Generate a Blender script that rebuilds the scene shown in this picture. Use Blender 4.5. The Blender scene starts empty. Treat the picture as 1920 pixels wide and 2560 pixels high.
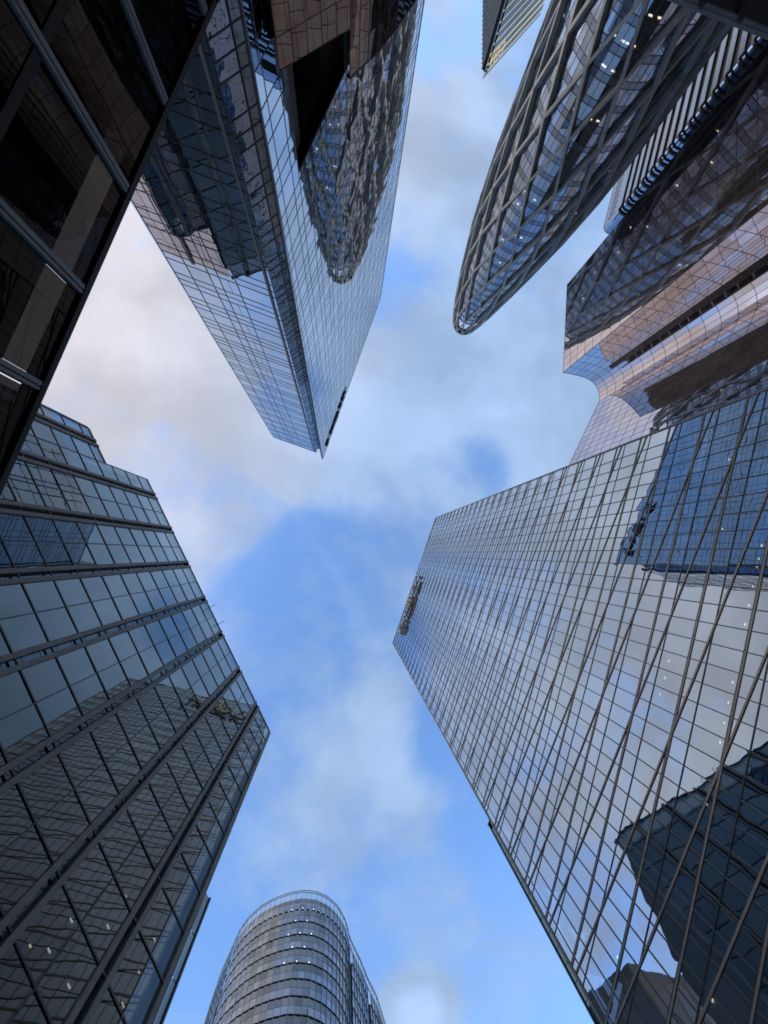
import bpy, math, random
from mathutils import Vector, Matrix
random.seed(7)
SC = bpy.context.scene
COL = SC.collection
CZ = 1.6                                   # eye height

# ------------------------------------------------------------------ camera
FPX = 1000.0                               # focal length in pixels of a 1920 x 2560 frame
def _rot(a, b):
    w = a.cross(b); s = w.length; c = a.dot(b)
    return Matrix.Rotation(math.atan2(s, c), 3, w.normalized())
ZEN = Vector(((858 - 960) / FPX, (1384 - 1280) / FPX, 1)).normalized()
RW = _rot(ZEN, Vector((0, 0, 1)))          # camera frame (x right, y down, z forward) -> world
cam_d = bpy.data.cameras.new('camera'); cam = bpy.data.objects.new('camera', cam_d)
COL.objects.link(cam); SC.camera = cam
cam_d.sensor_fit = 'HORIZONTAL'; cam_d.sensor_width = 36; cam_d.lens = 36 * FPX / 1920
cam_d.clip_start = 0.1; cam_d.clip_end = 5000
M = Matrix.Identity(4)
for i in range(3):
    M[i][0] = RW[i][0]; M[i][1] = -RW[i][1]; M[i][2] = -RW[i][2]
M[2][3] = CZ
cam.matrix_world = M
RT = RW.transposed()
def proj(p):
    d = RT @ Vector((p[0], p[1], p[2] - CZ))
    if d.z < .01: return None
    return (960 + FPX * d.x / d.z, 1280 + FPX * d.y / d.z)

# ------------------------------------------------------------------ sky, sun, exposure
SUN_EL, SUN_AZ = math.radians(14), math.atan2(-0.45, -0.9)     # low sun beyond the upper left of the picture
sun_dir = Vector((math.cos(SUN_EL) * math.cos(SUN_AZ), math.cos(SUN_EL) * math.sin(SUN_AZ), math.sin(SUN_EL)))
sd = bpy.data.lights.new('sun', 'SUN'); sd.energy = 0.5; sd.angle = math.radians(20); sd.color = (1, .94, .87)
so = bpy.data.objects.new('sun', sd); COL.objects.link(so); so.location = (0, 0, 300)
so.rotation_euler = (-sun_dir).to_track_quat('-Z', 'Y').to_euler()
W = bpy.data.worlds.new('World'); SC.world = W; W.use_nodes = True
nt = W.node_tree; nt.nodes.clear(); N = nt.nodes; L = nt.links
def wn(t, **k):
    n = N.new(t)
    for a, b in k.items(): setattr(n, a, b)
    return n
def wmath(op, a, b=None, c=None):
    n = wn('ShaderNodeMath', operation=op)
    for i, x in enumerate((a, b, c)):
        if x is None: continue
        if isinstance(x, (int, float)): n.inputs[i].default_value = x
        else: L.new(x, n.inputs[i])
    return n.outputs[0]
sky = wn('ShaderNodeTexSky', sky_type='NISHITA'); sky.sun_disc = False
sky.sun_elevation = SUN_EL; sky.sun_rotation = math.atan2(sun_dir.x, sun_dir.y)
sky.air_density = 1.0; sky.dust_density = 0.6; sky.ozone_density = 1.6
tc = wn('ShaderNodeTexCoord'); sx = wn('ShaderNodeSeparateXYZ'); L.new(tc.outputs['Generated'], sx.inputs[0])
zc = wmath('MAXIMUM', sx.outputs[2], .12)
qx = wmath('DIVIDE', sx.outputs[0], zc); qy = wmath('DIVIDE', sx.outputs[1], zc)
cq = wn('ShaderNodeCombineXYZ'); L.new(qx, cq.inputs[0]); L.new(qy, cq.inputs[1])
warp = wn('ShaderNodeTexNoise'); warp.inputs['Scale'].default_value = 1.7; warp.inputs['Detail'].default_value = 2
L.new(cq.outputs[0], warp.inputs['Vector'])
wv = wn('ShaderNodeVectorMath', operation='MULTIPLY_ADD'); L.new(warp.outputs['Color'], wv.inputs[0])
wv.inputs[1].default_value = (.22, .22, 0); L.new(cq.outputs[0], wv.inputs[2])
n1 = wn('ShaderNodeTexNoise'); n1.inputs['Scale'].default_value = 2.3; n1.inputs['Detail'].default_value = 9; n1.inputs['Roughness'].default_value = .58
n2 = wn('ShaderNodeTexNoise'); n2.inputs['Scale'].default_value = 7.0; n2.inputs['Detail'].default_value = 6; n2.inputs['Roughness'].default_value = .5
L.new(wv.outputs[0], n1.inputs['Vector']); L.new(wv.outputs[0], n2.inputs['Vector'])
dens = wmath('ADD', wmath('MULTIPLY', n1.outputs[0], 1.05), wmath('MULTIPLY', n2.outputs[0], .42))
# where the cloud deck is open (-) and closed (+), in x/z, y/z of the sky vault
BLOBS = [(-.20, .05, .14, -.13), (-.06, -.02, .12, -.10), (.10, -.72, .13, -.30), (.40, -.24, .10, -.28), (.26, .42, .11, -.34), (.43, .68, .17, -.28),
         (-.42, .80, .20, -.30), (-.02, .22, .14, -.14), (.55, 1.0, .25, -.20), (-.75, -.55, .45, .28), (.28, -.95, .35, .22), (-.05, -.42, .26, .16), (.06, .42, .13, .16), (.14, .58, .10, .12),
         (.30, -.46, .16, .16), (.17, 1.03, .085, .8), (-.12, 1.02, .2, -.22), (.0, .75, .22, .0), (-.16, .42, .16, -.08), (.62, -.38, .22, .25), (.75, .3, .35, .15), (-.3, -.5, .2, .14)]
bias = None
for bx_, by_, br, ba in BLOBS:
    dx = wmath('SUBTRACT', qx, bx_); dy = wmath('SUBTRACT', qy, by_)
    d2 = wmath('ADD', wmath('MULTIPLY', dx, dx), wmath('MULTIPLY', dy, dy))
    g = wmath('MULTIPLY', wmath('EXPONENT', wmath('MULTIPLY', d2, -1 / (br * br))), ba)
    bias = g if bias is None else wmath('ADD', bias, g)
dens = wmath('ADD', wmath('SUBTRACT', dens, .11), bias)
mr = wn('ShaderNodeMapRange', interpolation_type='SMOOTHSTEP'); L.new(dens, mr.inputs[0])
mr.inputs[1].default_value = .38; mr.inputs[2].default_value = .80; mr.inputs[3].default_value = 0; mr.inputs[4].default_value = 1
# clouds: cool blue-grey, warmer and paler towards the low sun
sdn = wn('ShaderNodeVectorMath', operation='DOT_PRODUCT'); L.new(tc.outputs['Generated'], sdn.inputs[0])
sdn.inputs[1].default_value = (math.cos(SUN_AZ), math.sin(SUN_AZ), 0)
wr = wn('ShaderNodeMapRange', interpolation_type='SMOOTHSTEP'); L.new(sdn.outputs['Value'], wr.inputs[0])
wr.inputs[1].default_value = -.05; wr.inputs[2].default_value = .75
cc = wn('ShaderNodeMix', data_type='RGBA'); L.new(wr.outputs[0], cc.inputs[0])
cc.inputs[6].default_value = (3.7, 5.3, 8.1, 1); cc.inputs[7].default_value = (7.2, 6.9, 7.4, 1)
n3 = wn('ShaderNodeTexNoise'); n3.inputs['Scale'].default_value = 3.4; n3.inputs['Detail'].default_value = 7; n3.inputs['Roughness'].default_value = .5
n3o = wn('ShaderNodeVectorMath', operation='ADD'); L.new(wv.outputs[0], n3o.inputs[0]); n3o.inputs[1].default_value = (4.7, 2.1, 0); L.new(n3o.outputs[0], n3.inputs['Vector'])
sh = wn('ShaderNodeMapRange', interpolation_type='SMOOTHSTEP'); L.new(n3.outputs[0], sh.inputs[0])
sh.inputs[1].default_value = .3; sh.inputs[2].default_value = .72; sh.inputs[3].default_value = .88; sh.inputs[4].default_value = 1.17
cr = wn('ShaderNodeMapRange', interpolation_type='SMOOTHSTEP'); L.new(dens, cr.inputs[0])
cr.inputs[1].default_value = .80; cr.inputs[2].default_value = 1.3; cr.inputs[3].default_value = 1.0; cr.inputs[4].default_value = 1.25
shc = wmath('MULTIPLY', sh.outputs[0], cr.outputs[0])
cs_ = wn('ShaderNodeVectorMath', operation='SCALE'); L.new(cc.outputs[2], cs_.inputs[0]); L.new(shc, cs_.inputs['Scale'])
hs = wn('ShaderNodeHueSaturation'); L.new(sky.outputs[0], hs.inputs['Color'])
hs.inputs['Saturation'].default_value = 1.18; hs.inputs['Value'].default_value = 5.6; hs.inputs['Hue'].default_value = .510
mx = wn('ShaderNodeMix', data_type='RGBA'); L.new(mr.outputs[0], mx.inputs[0]); L.new(hs.outputs[0], mx.inputs[6]); L.new(cs_.outputs[0], mx.inputs[7])
bg = wn('ShaderNodeBackground'); bg.inputs[1].default_value = 0.1; L.new(mx.outputs[2], bg.inputs[0])
wo = wn('ShaderNodeOutputWorld'); L.new(bg.outputs[0], wo.inputs[0])
VS = SC.view_settings; VS.view_transform = 'Standard'; VS.look = 'None'; VS.exposure = 0; VS.gamma = 1
SC.cycles.max_bounces = 10; SC.cycles.glossy_bounces = 6; SC.cycles.transparent_max_bounces = 12
SC.cycles.sample_clamp_indirect = 6; SC.cycles.filter_width = 1.7

# ------------------------------------------------------------------ materials
MATS = {}
def mat_nodes(name):
    m = bpy.data.materials.new(name); m.use_nodes = True; t = m.node_tree; t.nodes.clear(); MATS[name] = m
    o = t.nodes.new('ShaderNodeOutputMaterial'); return m, t, o
def matte(name, col, rough=.6, metal=0.0, var=.18, scale=.6, spec=.5):
    m, t, o = mat_nodes(name); p = t.nodes.new('ShaderNodeBsdfPrincipled'); t.links.new(p.outputs[0], o.inputs[0])
    p.inputs['Roughness'].default_value = rough; p.inputs['Metallic'].default_value = metal
    p.inputs['Specular IOR Level'].default_value = spec
    g = t.nodes.new('ShaderNodeNewGeometry'); n = t.nodes.new('ShaderNodeTexNoise'); n.inputs['Scale'].default_value = scale; n.inputs['Detail'].default_value = 6
    t.links.new(g.outputs['Position'], n.inputs['Vector'])
    r = t.nodes.new('ShaderNodeMapRange'); r.inputs[1].default_value = .3; r.inputs[2].default_value = .7
    r.inputs[3].default_value = 1 - var; r.inputs[4].default_value = 1 + var; t.links.new(n.outputs[0], r.inputs[0])
    rnd = t.nodes.new('ShaderNodeMath'); rnd.operation = 'MULTIPLY_ADD'; t.links.new(g.outputs['Random Per Island'], rnd.inputs[0])
    rnd.inputs[1].default_value = var; rnd.inputs[2].default_value = 1 - var / 2
    mu = t.nodes.new('ShaderNodeMath'); mu.operation = 'MULTIPLY'; t.links.new(r.outputs[0], mu.inputs[0]); t.links.new(rnd.outputs[0], mu.inputs[1])
    v = t.nodes.new('ShaderNodeVectorMath'); v.operation = 'SCALE'; v.inputs[0].default_value = col; t.links.new(mu.outputs[0], v.inputs['Scale'])
    t.links.new(v.outputs[0], p.inputs['Base Color']); return m
def glass(name, tint, r0, r1=.95, power=2.2, trans=(.2, .22, .24), wave=.006, wscale=.35, rough=.0, back=None, jitter=.10):
    """coated facade glass: mirror share grows towards grazing view, the rest shows the room behind (or an opaque back)"""
    m, t, o = mat_nodes(name); nd = t.nodes; lk = t.links
    g = nd.new('ShaderNodeNewGeometry'); oi = nd.new('ShaderNodeObjectInfo')
    ns = nd.new('ShaderNodeTexNoise'); ns.inputs['Scale'].default_value = wscale; ns.inputs['Detail'].default_value = 1.5
    ad = nd.new('ShaderNodeMath'); ad.operation = 'ADD'; lk.new(g.outputs['Random Per Island'], ad.inputs[0]); lk.new(oi.outputs['Random'], ad.inputs[1])
    fc = nd.new('ShaderNodeMath'); fc.operation = 'FRACT'; lk.new(ad.outputs[0], fc.inputs[0])
    po = nd.new('ShaderNodeVectorMath'); po.operation = 'MULTIPLY_ADD'; lk.new(fc.outputs[0], po.inputs[0]); po.inputs[1].default_value = (61, 37, 83); lk.new(g.outputs['Position'], po.inputs[2])
    lk.new(po.outputs[0], ns.inputs['Vector'])
    b = nd.new('ShaderNodeBump'); b.inputs['Distance'].default_value = wave; b.inputs['Strength'].default_value = 1.0; lk.new(ns.outputs[0], b.inputs['Height'])
    lw = nd.new('ShaderNodeLayerWeight'); lw.inputs[0].default_value = .5
    pw = nd.new('ShaderNodeMath'); pw.operation = 'POWER'; lk.new(lw.outputs['Facing'], pw.inputs[0]); pw.inputs[1].default_value = power
    fr = nd.new('ShaderNodeMapRange'); lk.new(pw.outputs[0], fr.inputs[0]); fr.inputs[3].default_value = r0; fr.inputs[4].default_value = r1
    jr = nd.new('ShaderNodeMapRange'); lk.new(fc.outputs[0], jr.inputs[0]); jr.inputs[3].default_value = 1 - jitter; jr.inputs[4].default_value = 1.0
    cs = nd.new('ShaderNodeVectorMath'); cs.operation = 'SCALE'; cs.inputs[0].default_value = tint; lk.new(jr.outputs[0], cs.inputs['Scale'])
    gl = nd.new('ShaderNodeBsdfGlossy'); gl.inputs['Roughness'].default_value = rough; lk.new(cs.outputs[0], gl.inputs['Color']); lk.new(b.outputs[0], gl.inputs['Normal'])
    if back is None:
        ba = nd.new('ShaderNodeBsdfTransparent'); ba.inputs[0].default_value = (*trans, 1)
    else:
        ba = nd.new('ShaderNodeBsdfDiffuse'); bs = nd.new('ShaderNodeVectorMath'); bs.operation = 'SCALE'; bs.inputs[0].default_value = back
        j2 = nd.new('ShaderNodeMapRange'); lk.new(fc.outputs[0], j2.inputs[0]); j2.inputs[3].default_value = .55; j2.inputs[4].default_value = 1.4
        lk.new(j2.outputs[0], bs.inputs['Scale']); lk.new(bs.outputs[0], ba.inputs[0])
    mi = nd.new('ShaderNodeMixShader'); lk.new(fr.outputs[0], mi.inputs[0]); lk.new(ba.outputs[0], mi.inputs[1]); lk.new(gl.outputs[0], mi.inputs[2])
    lk.new(mi.outputs[0], o.inputs[0]); return m
def emit(name, col, s):
    m, t, o = mat_nodes(name); e = t.nodes.new('ShaderNodeEmission'); e.inputs[0].default_value = (*col, 1); e.inputs[1].default_value = s
    t.links.new(e.outputs[0], o.inputs[0]); return m
matte('jet', (.006, .006, .007), .5, var=.1, spec=.2)
matte('brown_clad', (.075, .062, .05), .5)
matte('paving', (.22, .21, .2), .8)
matte('stone_grey', (.10, .097, .096), .55, var=.22, scale=1.2)
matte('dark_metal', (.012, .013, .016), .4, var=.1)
matte('mullion', (.02, .022, .026), .35, var=.1)
matte('bar_metal', (.16, .15, .15), .5, .2, var=.12)
matte('frame_metal', (.19, .198, .21), .55, .1, var=.14)
matte('interior', (.05, .05, .052), .9)
matte('ceiling', (.16, .165, .17), .9)
matte('black_void', (.006, .006, .006), .9, spec=.1)
matte('blind', (.34, .36, .39), .9, var=.25)
matte('letters_black', (.012, .012, .013), .4)
matte('letters_metal', (.34, .32, .28), .35, .6)
matte('letters_white', (.7, .69, .66), .5)
matte('rail_metal', (.32, .34, .36), .35, .5)
matte('panel_grey', (.15, .155, .16), .30, .5, var=.2)
matte('stripe_grey', (.30, .305, .31), .14, .75, var=.05)
matte('roof_grey', (.12, .12, .12), .9)
matte('pier_light', (.10, .11, .125), .45, var=.12)
glass('glass_a', (.72, .82, .85), .02, 1.05, 1.95, (.10, .11, .11), wave=.006, wscale=.36)
glass('glass_j', (.27, .245, .22), .04, .7, 2.8, (.03, .03, .03), wave=.007)
glass('glass_b', (.76, .90, 1.03), .45, .95, 1.5, (.30, .31, .32), wave=.007, wscale=.45)
glass('glass_c', (.90, .93, .97), .44, .96, 1.5, (.10, .11, .13), wave=.004, wscale=.5)
glass('glass_c_wavy', (.90, .93, .97), .46, .95, 1.5, (.10, .11, .13), wave=.0042, wscale=.55)
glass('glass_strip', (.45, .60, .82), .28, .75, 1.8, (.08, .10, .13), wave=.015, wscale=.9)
glass('glass_d', (.74, .82, .92), .28, .9, 1.7, (.40, .44, .48), wave=.004)
glass('spandrel_d', (.46, .52, .60), .25, .8, 2, wave=.003, back=(.055, .06, .065))
glass('glass_e', (1.0, .88, .86), .52, .93, 1.5, wave=.006, back=(.05, .04, .04))
glass('glass_h', (.55, .70, .95), .40, .9, 1.5, wave=.003, back=(.02, .03, .05))
glass('glass_f', (.74, .80, .88), .30, .85, 1.8, wave=.004, back=(.07, .08, .095), jitter=.25)
glass('panel_f', (.60, .66, .71), .16, .7, 2, wave=.003, back=(.11, .13, .148), rough=.12, jitter=.12)
glass('glass_xs', (.60, .68, .74), .25, .8, 1.8, wave=.003, back=(.10, .12, .14))
glass('glass_x', (.50, .56, .60), .22, .8, 1.8, wave=.003, back=(.05, .055, .06))
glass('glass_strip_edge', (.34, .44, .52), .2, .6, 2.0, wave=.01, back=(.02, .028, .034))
glass('glass_green', (.45, .66, .60), .25, .8, 2, wave=.003, back=(.02, .05, .045))
glass('glass_clear', (.9, .95, 1), .12, .8, 3, (.82, .9, .93), wave=.0)
glass('glass_p', (.50, .42, .36), .22, .8, 2.4, wave=.008, back=(.025, .022, .02))
emit('lamp_warm', (1, .86, .60), 3.2)
emit('lamp_white', (1, .93, .80), 3.5)
emit('gold_light', (1, .80, .36), .95)

# ------------------------------------------------------------------ mesh helpers
class MB:
    def __init__(s): s.v = []; s.f = []
    def poly(s, pts):
        b = len(s.v); s.v += [tuple(p) for p in pts]; s.f.append(tuple(range(b, b + len(pts)))); return s
    def hexa(s, a, b):      # a, b: two quads (lists of 4 points), b is the "far" copy of a
        i = len(s.v); s.v += [tuple(p) for p in list(a) + list(b)]
        s.f += [(i, i+1, i+2, i+3), (i+7, i+6, i+5, i+4)]
        for k in range(4):
            k2 = (k + 1) % 4; s.f.append((i+k2, i+k, i+4+k, i+4+k2))
        return s
    def box(s, o, u, v, w):
        o, u, v, w = Vector(o), Vector(u), Vector(v), Vector(w)
        q = [o, o + u, o + u + v, o + v]; return s.hexa([p + w for p in q], q)
    def beam(s, p0, p1, out, width, d0, d1):
        p0, p1, out = Vector(p0), Vector(p1), Vector(out).normalized()
        t = (p1 - p0); w = t.cross(out).normalized() * (width / 2); o = t.cross(w).normalized()
        if o.dot(out) < 0: o = -o
        return s.hexa([p0 - w + o*d1, p1 - w + o*d1, p1 + w + o*d1, p0 + w + o*d1], [p0 - w + o*d0, p1 - w + o*d0, p1 + w + o*d0, p0 + w + o*d0])
    def prism(s, pl, z0, z1):
        n = len(pl); b = len(s.v); s.v += [(x, y, z0) for x, y in pl] + [(x, y, z1) for x, y in pl]
        s.f += [tuple(range(b + n - 1, b - 1, -1)), tuple(range(b + n, b + 2*n))]
        for k in range(n):
            k2 = (k + 1) % n; s.f.append((b+k, b+k2, b+n+k2, b+n+k))
        return s
    def build(s, name, mat, parent=None, kind=None, smooth=False, label=None):
        off = parent_origin(parent)
        me = bpy.data.meshes.new(name); me.from_pydata([(x - off.x, y - off.y, z - off.z) for x, y, z in s.v], [], s.f)
        me.materials.append(MATS[mat] if isinstance(mat, str) else mat)
        if smooth:
            for p in me.polygons: p.use_smooth = True
        me.update()
        o = bpy.data.objects.new(name, me); COL.objects.link(o)
        if parent is not None: o.parent = parent
        if kind: o['kind'] = kind
        if label: o['label'] = label
        return o
def parent_origin(p):
    v = Vector((0, 0, 0))
    while p is not None: v += p.location; p = p.parent
    return v
def thing(name, label, cat, loc, group=None):
    o = bpy.data.objects.new(name, None); COL.objects.link(o); o.location = (loc[0], loc[1], 0); o.empty_display_size = 2
    o['label'] = label; o['category'] = cat
    if group: o['group'] = group
    return o
class Frame:
    """a vertical facade plane: n = unit plan direction from the viewer's side into the wall, d = distance of the plane"""
    def __init__(s, n, d):
        l = math.hypot(*n); s.n = Vector((n[0] / l, n[1] / l, 0)); s.d = d; s.e = Vector((s.n.y, -s.n.x, 0)); s.m = -s.n
    def P(s, a, z, dep=0.0): return s.n * (s.d - dep) + s.e * a + Vector((0, 0, z + CZ))
    @staticmethod
    def through(p0, p1):       # plane through two plan points; s runs from p0 towards p1
        e = Vector((p1[0] - p0[0], p1[1] - p0[1], 0)).normalized(); f = Frame((-e.y, e.x), 1.0)
        f.d = f.n.x * p0[0] + f.n.y * p0[1]; f.s0 = f.e.x * p0[0] + f.e.y * p0[1]; f.s1 = f.e.x * p1[0] + f.e.y * p1[1]; return f
def clip(poly, planes):
    for a, b, c in planes:
        out = []
        for i in range(len(poly)):
            p, q = poly[i], poly[(i + 1) % len(poly)]
            fp, fq = a*p[0] + b*p[1] - c, a*q[0] + b*q[1] - c
            if fp <= 0: out.append(p)
            if (fp < 0 < fq) or (fq < 0 < fp):
                t = fp / (fp - fq); out.append((p[0] + (q[0]-p[0])*t, p[1] + (q[1]-p[1])*t))
        poly = out
        if len(poly) < 3: return []
    return poly
def below(p, q):   # half plane under the line p -> q (p left of q in s)
    (s0, z0), (s1, z1) = (p, q) if p[0] < q[0] else (q, p)
    k = (z1 - z0) / (s1 - s0); return (-k, 1, z0 - k * s0)
def seen_area(pts):
    pr = [proj(p) for p in pts]
    if any(p is None for p in pr): return 0
    cx = sum(p[0] for p in pr) / len(pr); cy = sum(p[1] for p in pr) / len(pr)
    if not (-20 < cx < 1940 and -20 < cy < 2580): return 0
    a = 0
    for i in range(len(pr)):
        x0, y0 = pr[i]; x1, y1 = pr[(i+1) % len(pr)]; a += x0*y1 - x1*y0
    return abs(a) / 2
def tilt_quad(pts, t):
    """tip a pane by a tiny random angle about its middle, as glaziers leave it"""
    c = sum(pts, Vector()) / len(pts); nn = (pts[1] - pts[0]).cross(pts[2] - pts[0]).normalized()
    u = (pts[1] - pts[0]).normalized(); v = nn.cross(u); a, b = random.gauss(0, t), random.gauss(0, t)
    a = max(-2*t, min(2*t, a)); b = max(-2*t, min(2*t, b))
    return [p + nn * ((p - c).dot(u) * a + (p - c).dot(v) * b) for p in pts]
def emit_panes(cells, parent, mat, nmax, tilt=.0025, name='pane', rest='pane_field'):
    """cells: lists of 3-D corners (or (corners, material)). The nmax that show largest become parts of their own."""
    cells = [c if isinstance(c, tuple) else (c, mat) for c in cells]
    rank = sorted(range(len(cells)), key=lambda i: -seen_area(cells[i][0]))
    own = [i for i in rank[:nmax] if seen_area(cells[i][0]) > 30]; ownset = set(own); fields = {}
    for i, (pts, m) in enumerate(cells):
        pts = tilt_quad([Vector(p) for p in pts], tilt)
        if i in ownset: MB().poly(pts).build(name, m, parent)
        else: fields.setdefault(m, MB()).poly(pts)
    for m, mb in fields.items(): mb.build(rest, m, parent, kind='stuff')
def inset(s0, s1, z0, z1, g): return [(s0 + g, z0 + g), (s1 - g, z0 + g), (s1 - g, z1 - g), (s0 + g, z1 - g)]
def grid_cells(fr, ss, zs, planes=(), dep=0.0, gap=.03, mat=None, skip=None):
    out = []
    for i in range(len(ss) - 1):
        for j in range(len(zs) - 1):
            a, b, c, d = ss[i], ss[i+1], zs[j], zs[j+1]
            if skip and skip((a+b)/2, (c+d)/2): continue
            p = clip(inset(a, b, c, d, gap), planes)
            if p: 
                q = [fr.P(x, z, dep) for x, z in p]
                out.append((q, mat) if mat else q)
    return out
def seg_clip(p, q, planes):
    t0, t1 = 0.0, 1.0
    for a, b, c in planes:
        fp, fq = a*p[0] + b*p[1] - c, a*q[0] + b*q[1] - c
        if fp > 0 and fq > 0: return None
        if fp > 0: t0 = max(t0, fp / (fp - fq))
        elif fq > 0: t1 = min(t1, fp / (fp - fq))
    if t1 - t0 < 1e-4: return None
    L_ = lambda t: (p[0] + (q[0]-p[0])*t, p[1] + (q[1]-p[1])*t)
    return L_(t0), L_(t1)
def bar(mb, fr, p, q, w, d0, d1, planes=()):
    r = seg_clip(p, q, planes)
    if r: mb.beam(fr.P(*r[0]), fr.P(*r[1]), fr.m, w, d0, d1)
    return mb
def arange(a, b, st):
    r = []; x = a
    while x < b - 1e-6: r.append(x); x += st
    return r + [b]
def lamp(parent, fr, s, z, w=.9, h=.22, dep=-.7, mat='lamp_warm', name='ceiling_lamp'):
    MB().box(fr.P(s - w/2, z, dep - h), fr.e * w, (0, 0, .07), fr.m * h).build(name, mat, parent)

# ------------------------------------------------------------------ ground
g = MB(); g.poly([(-600, -600, 0), (600, -600, 0), (600, 600, 0), (-600, 600, 0)])
gr = g.build('ground', 'paving'); gr['kind'] = 'structure'
# ================================================================== mirrored tower with stone piers (lower left)
def mirror_tower():
    fr = Frame((-.8906, .4548), 24.28)
    T = thing('mirrored_tower', 'mirror glass office tower with paired grey stone piers and stepped roof, lower left', 'skyscraper', fr.P(-6, 0, -10)[:2])
    piers = [-30.3, -23.66, -17.1, -10.5, -3.86, 2.70, 9.45, 16.02]; hw = .66
    top = lambda s: 59.8 if s < -27.0 else 72.0
    zl = [3.644 * n - .55 for n in range(1, 20)]
    cols = [(-32.65, piers[0] - hw)]
    for i, p in enumerate(piers):
        a = p + hw; b = piers[i+1] - hw if i < len(piers) - 1 else 20.65; m = (a + b) / 2
        if i == 0: m = -27.0
        cols += [(a, m), (m, b)]
    cells, low = [], []
    for a, b in cols:
        zz = [-1.6] + [z for z in zl if z < top((a+b)/2) - .8] + [top((a+b)/2)]
        for j in range(len(zz) - 1):
            c = [fr.P(s, z) for s, z in inset(a, b, zz[j], zz[j+1], .05)]
            (cells if zz[j] > 14 else low).append(c)
    emit_panes(cells, T, 'glass_a', 300, tilt=.0032)
    mb = MB()
    for c in low: mb.poly(c)
    mb.build('lower_glazing', 'glass_a', T, kind='stuff')
    for z in zl:
        a = -32.65 if z < 59 else -27.0
        bar(MB(), fr, (a, z), (20.65, z), .13, -.05, .07).build('transom', 'dark_metal', T)
    for a, b in cols:
        for s in (b,):
            if any(abs(s - (p - hw)) < .01 for p in piers) or abs(s - 20.65) < .01: continue
            bar(MB(), fr, (s, -1.05), (s, top(s + .01)), .09, -.06, .055).build('mullion', 'dark_metal', T)
    for p in piers:
        t = top(p) + .35
        ch = MB()
        ch.poly([fr.P(p - hw, -1.6, -.30), fr.P(p + hw, -1.6, -.30), fr.P(p + hw, t - .9, -.30), fr.P(p - hw, t - .9, -.30)])
        c = ch.build('pier', 'interior', T)
        for sg in (-1, 1):
            MB().box(fr.P(p + sg * .46 - .2, -1.6, -.35), fr.e * .4, (0, 0, t + 1.6), fr.m * .52).build('stone_fin', 'stone_grey', c)
        j = MB()
        for z in arange(4, t - 1, 1.822):
            j.poly([fr.P(p - .25, z + .03, -.28), fr.P(p + .25, z + .03, -.28), fr.P(p + .25, z + 1.79, -.28), fr.P(p - .25, z + 1.79, -.28)])
        j.build('channel_glazing', 'glass_strip_edge', c, kind='stuff')
    # roof edges, corner post, lower wing at the right end
    for a, b, z in ((-32.7, -27.0, 59.8), (-27.0, 20.8, 72.0)):
        MB().box(fr.P(a, z, -.5), fr.e * (b - a), (0, 0, .28), fr.m * .58).build('coping', 'dark_metal', T)
    MB().box(fr.P(20.65, -1.6, -.4), fr.e * .5, (0, 0, 73.6), fr.m * .5).build('corner_post', 'stone_grey', T)
    MB().box(fr.P(-32.9, -1.6, -.4), fr.e * .25, (0, 0, 61.4), fr.m * .5).build('corner_post', 'stone_grey', T)
    w = [[fr.P(s, z, -.35) for s, z in inset(21.2, 22.1, a, a + 3.644, .05)] for a in arange(4.5, 37.3, 3.644)]
    emit_panes(w, T, 'glass_a', 40)
    MB().box(fr.P(22.1, -1.6, -.8), fr.e * .16, (0, 0, 42.6), fr.m * .55).build('corner_post', 'dark_metal', T)
    MB().prism([tuple(fr.P(s, 0, d)[:2]) for s, d in ((-32.4, -2.2), (20.4, -2.2), (20.4, -26), (-32.4, -26))], .2, 60.5).build('core', 'interior', T)
    MB().prism([tuple(fr.P(s, 0, d)[:2]) for s, d in ((-26.9, -2.2), (20.4, -2.2), (20.4, -26), (-26.9, -26))], 60.5, 73.2).build('core', 'interior', T)
    # end wing turned away from the square
    fw = Frame.through((-48.2, -17.9), (-34.3, -13.2))
    if fw.m.y > 0: fw = Frame.through((-34.3, -13.2), (-48.2, -17.9))
    wa, wb = sorted((fw.s0, fw.s1)); ww = (wb - wa) / 2; wm = MB()
    for k in range(2):
        for i in range(2):
            for z0, z1 in zip(zl[4:], zl[5:] + [72.0]):
                wm.poly([fw.P(x, y) for x, y in inset(wa + ww*k + .7 + i*(ww - .7)/2, wa + ww*k + .7 + (i+1)*(ww - .7)/2, z0, z1, .07)])
        MB().box(fw.P(wa + ww*k, -1.6, -.2), fw.e*.65, (0, 0, 73.9), fw.m*.5).build('pier', 'stone_grey', T)
    wm.build('wing_glazing', 'glass_e', T, kind='stuff')
    MB().prism([(-48, -17.2), (-34.9, -12.6), (-38, -8), (-49, -12)], .2, 73.0).build('wing_core', 'interior', T)
    for s in (-2.3, .9): MB().box(fr.P(s, 72.2, -.2), fr.e * .09, (0, 0, .09), fr.m * 1.3).build('roof_spike', 'dark_metal', T)
    for s, z in [(7.8, 25.4), (12.5, 29.1), (15.0, 31.2), (14.9, 33.5), (19.0, 34.2), (12.5, 27.2), (19.0, 31.9), (15.0, 29.5), (14.9, 27.4), (19.0, 29.9), (11.4, 26.4), (4.6, 25.0)]:
        lamp(T, fr, s, z, random.choice((.2, .32)), .05, -.8, 'lamp_warm')
mirror_tower()

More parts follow.
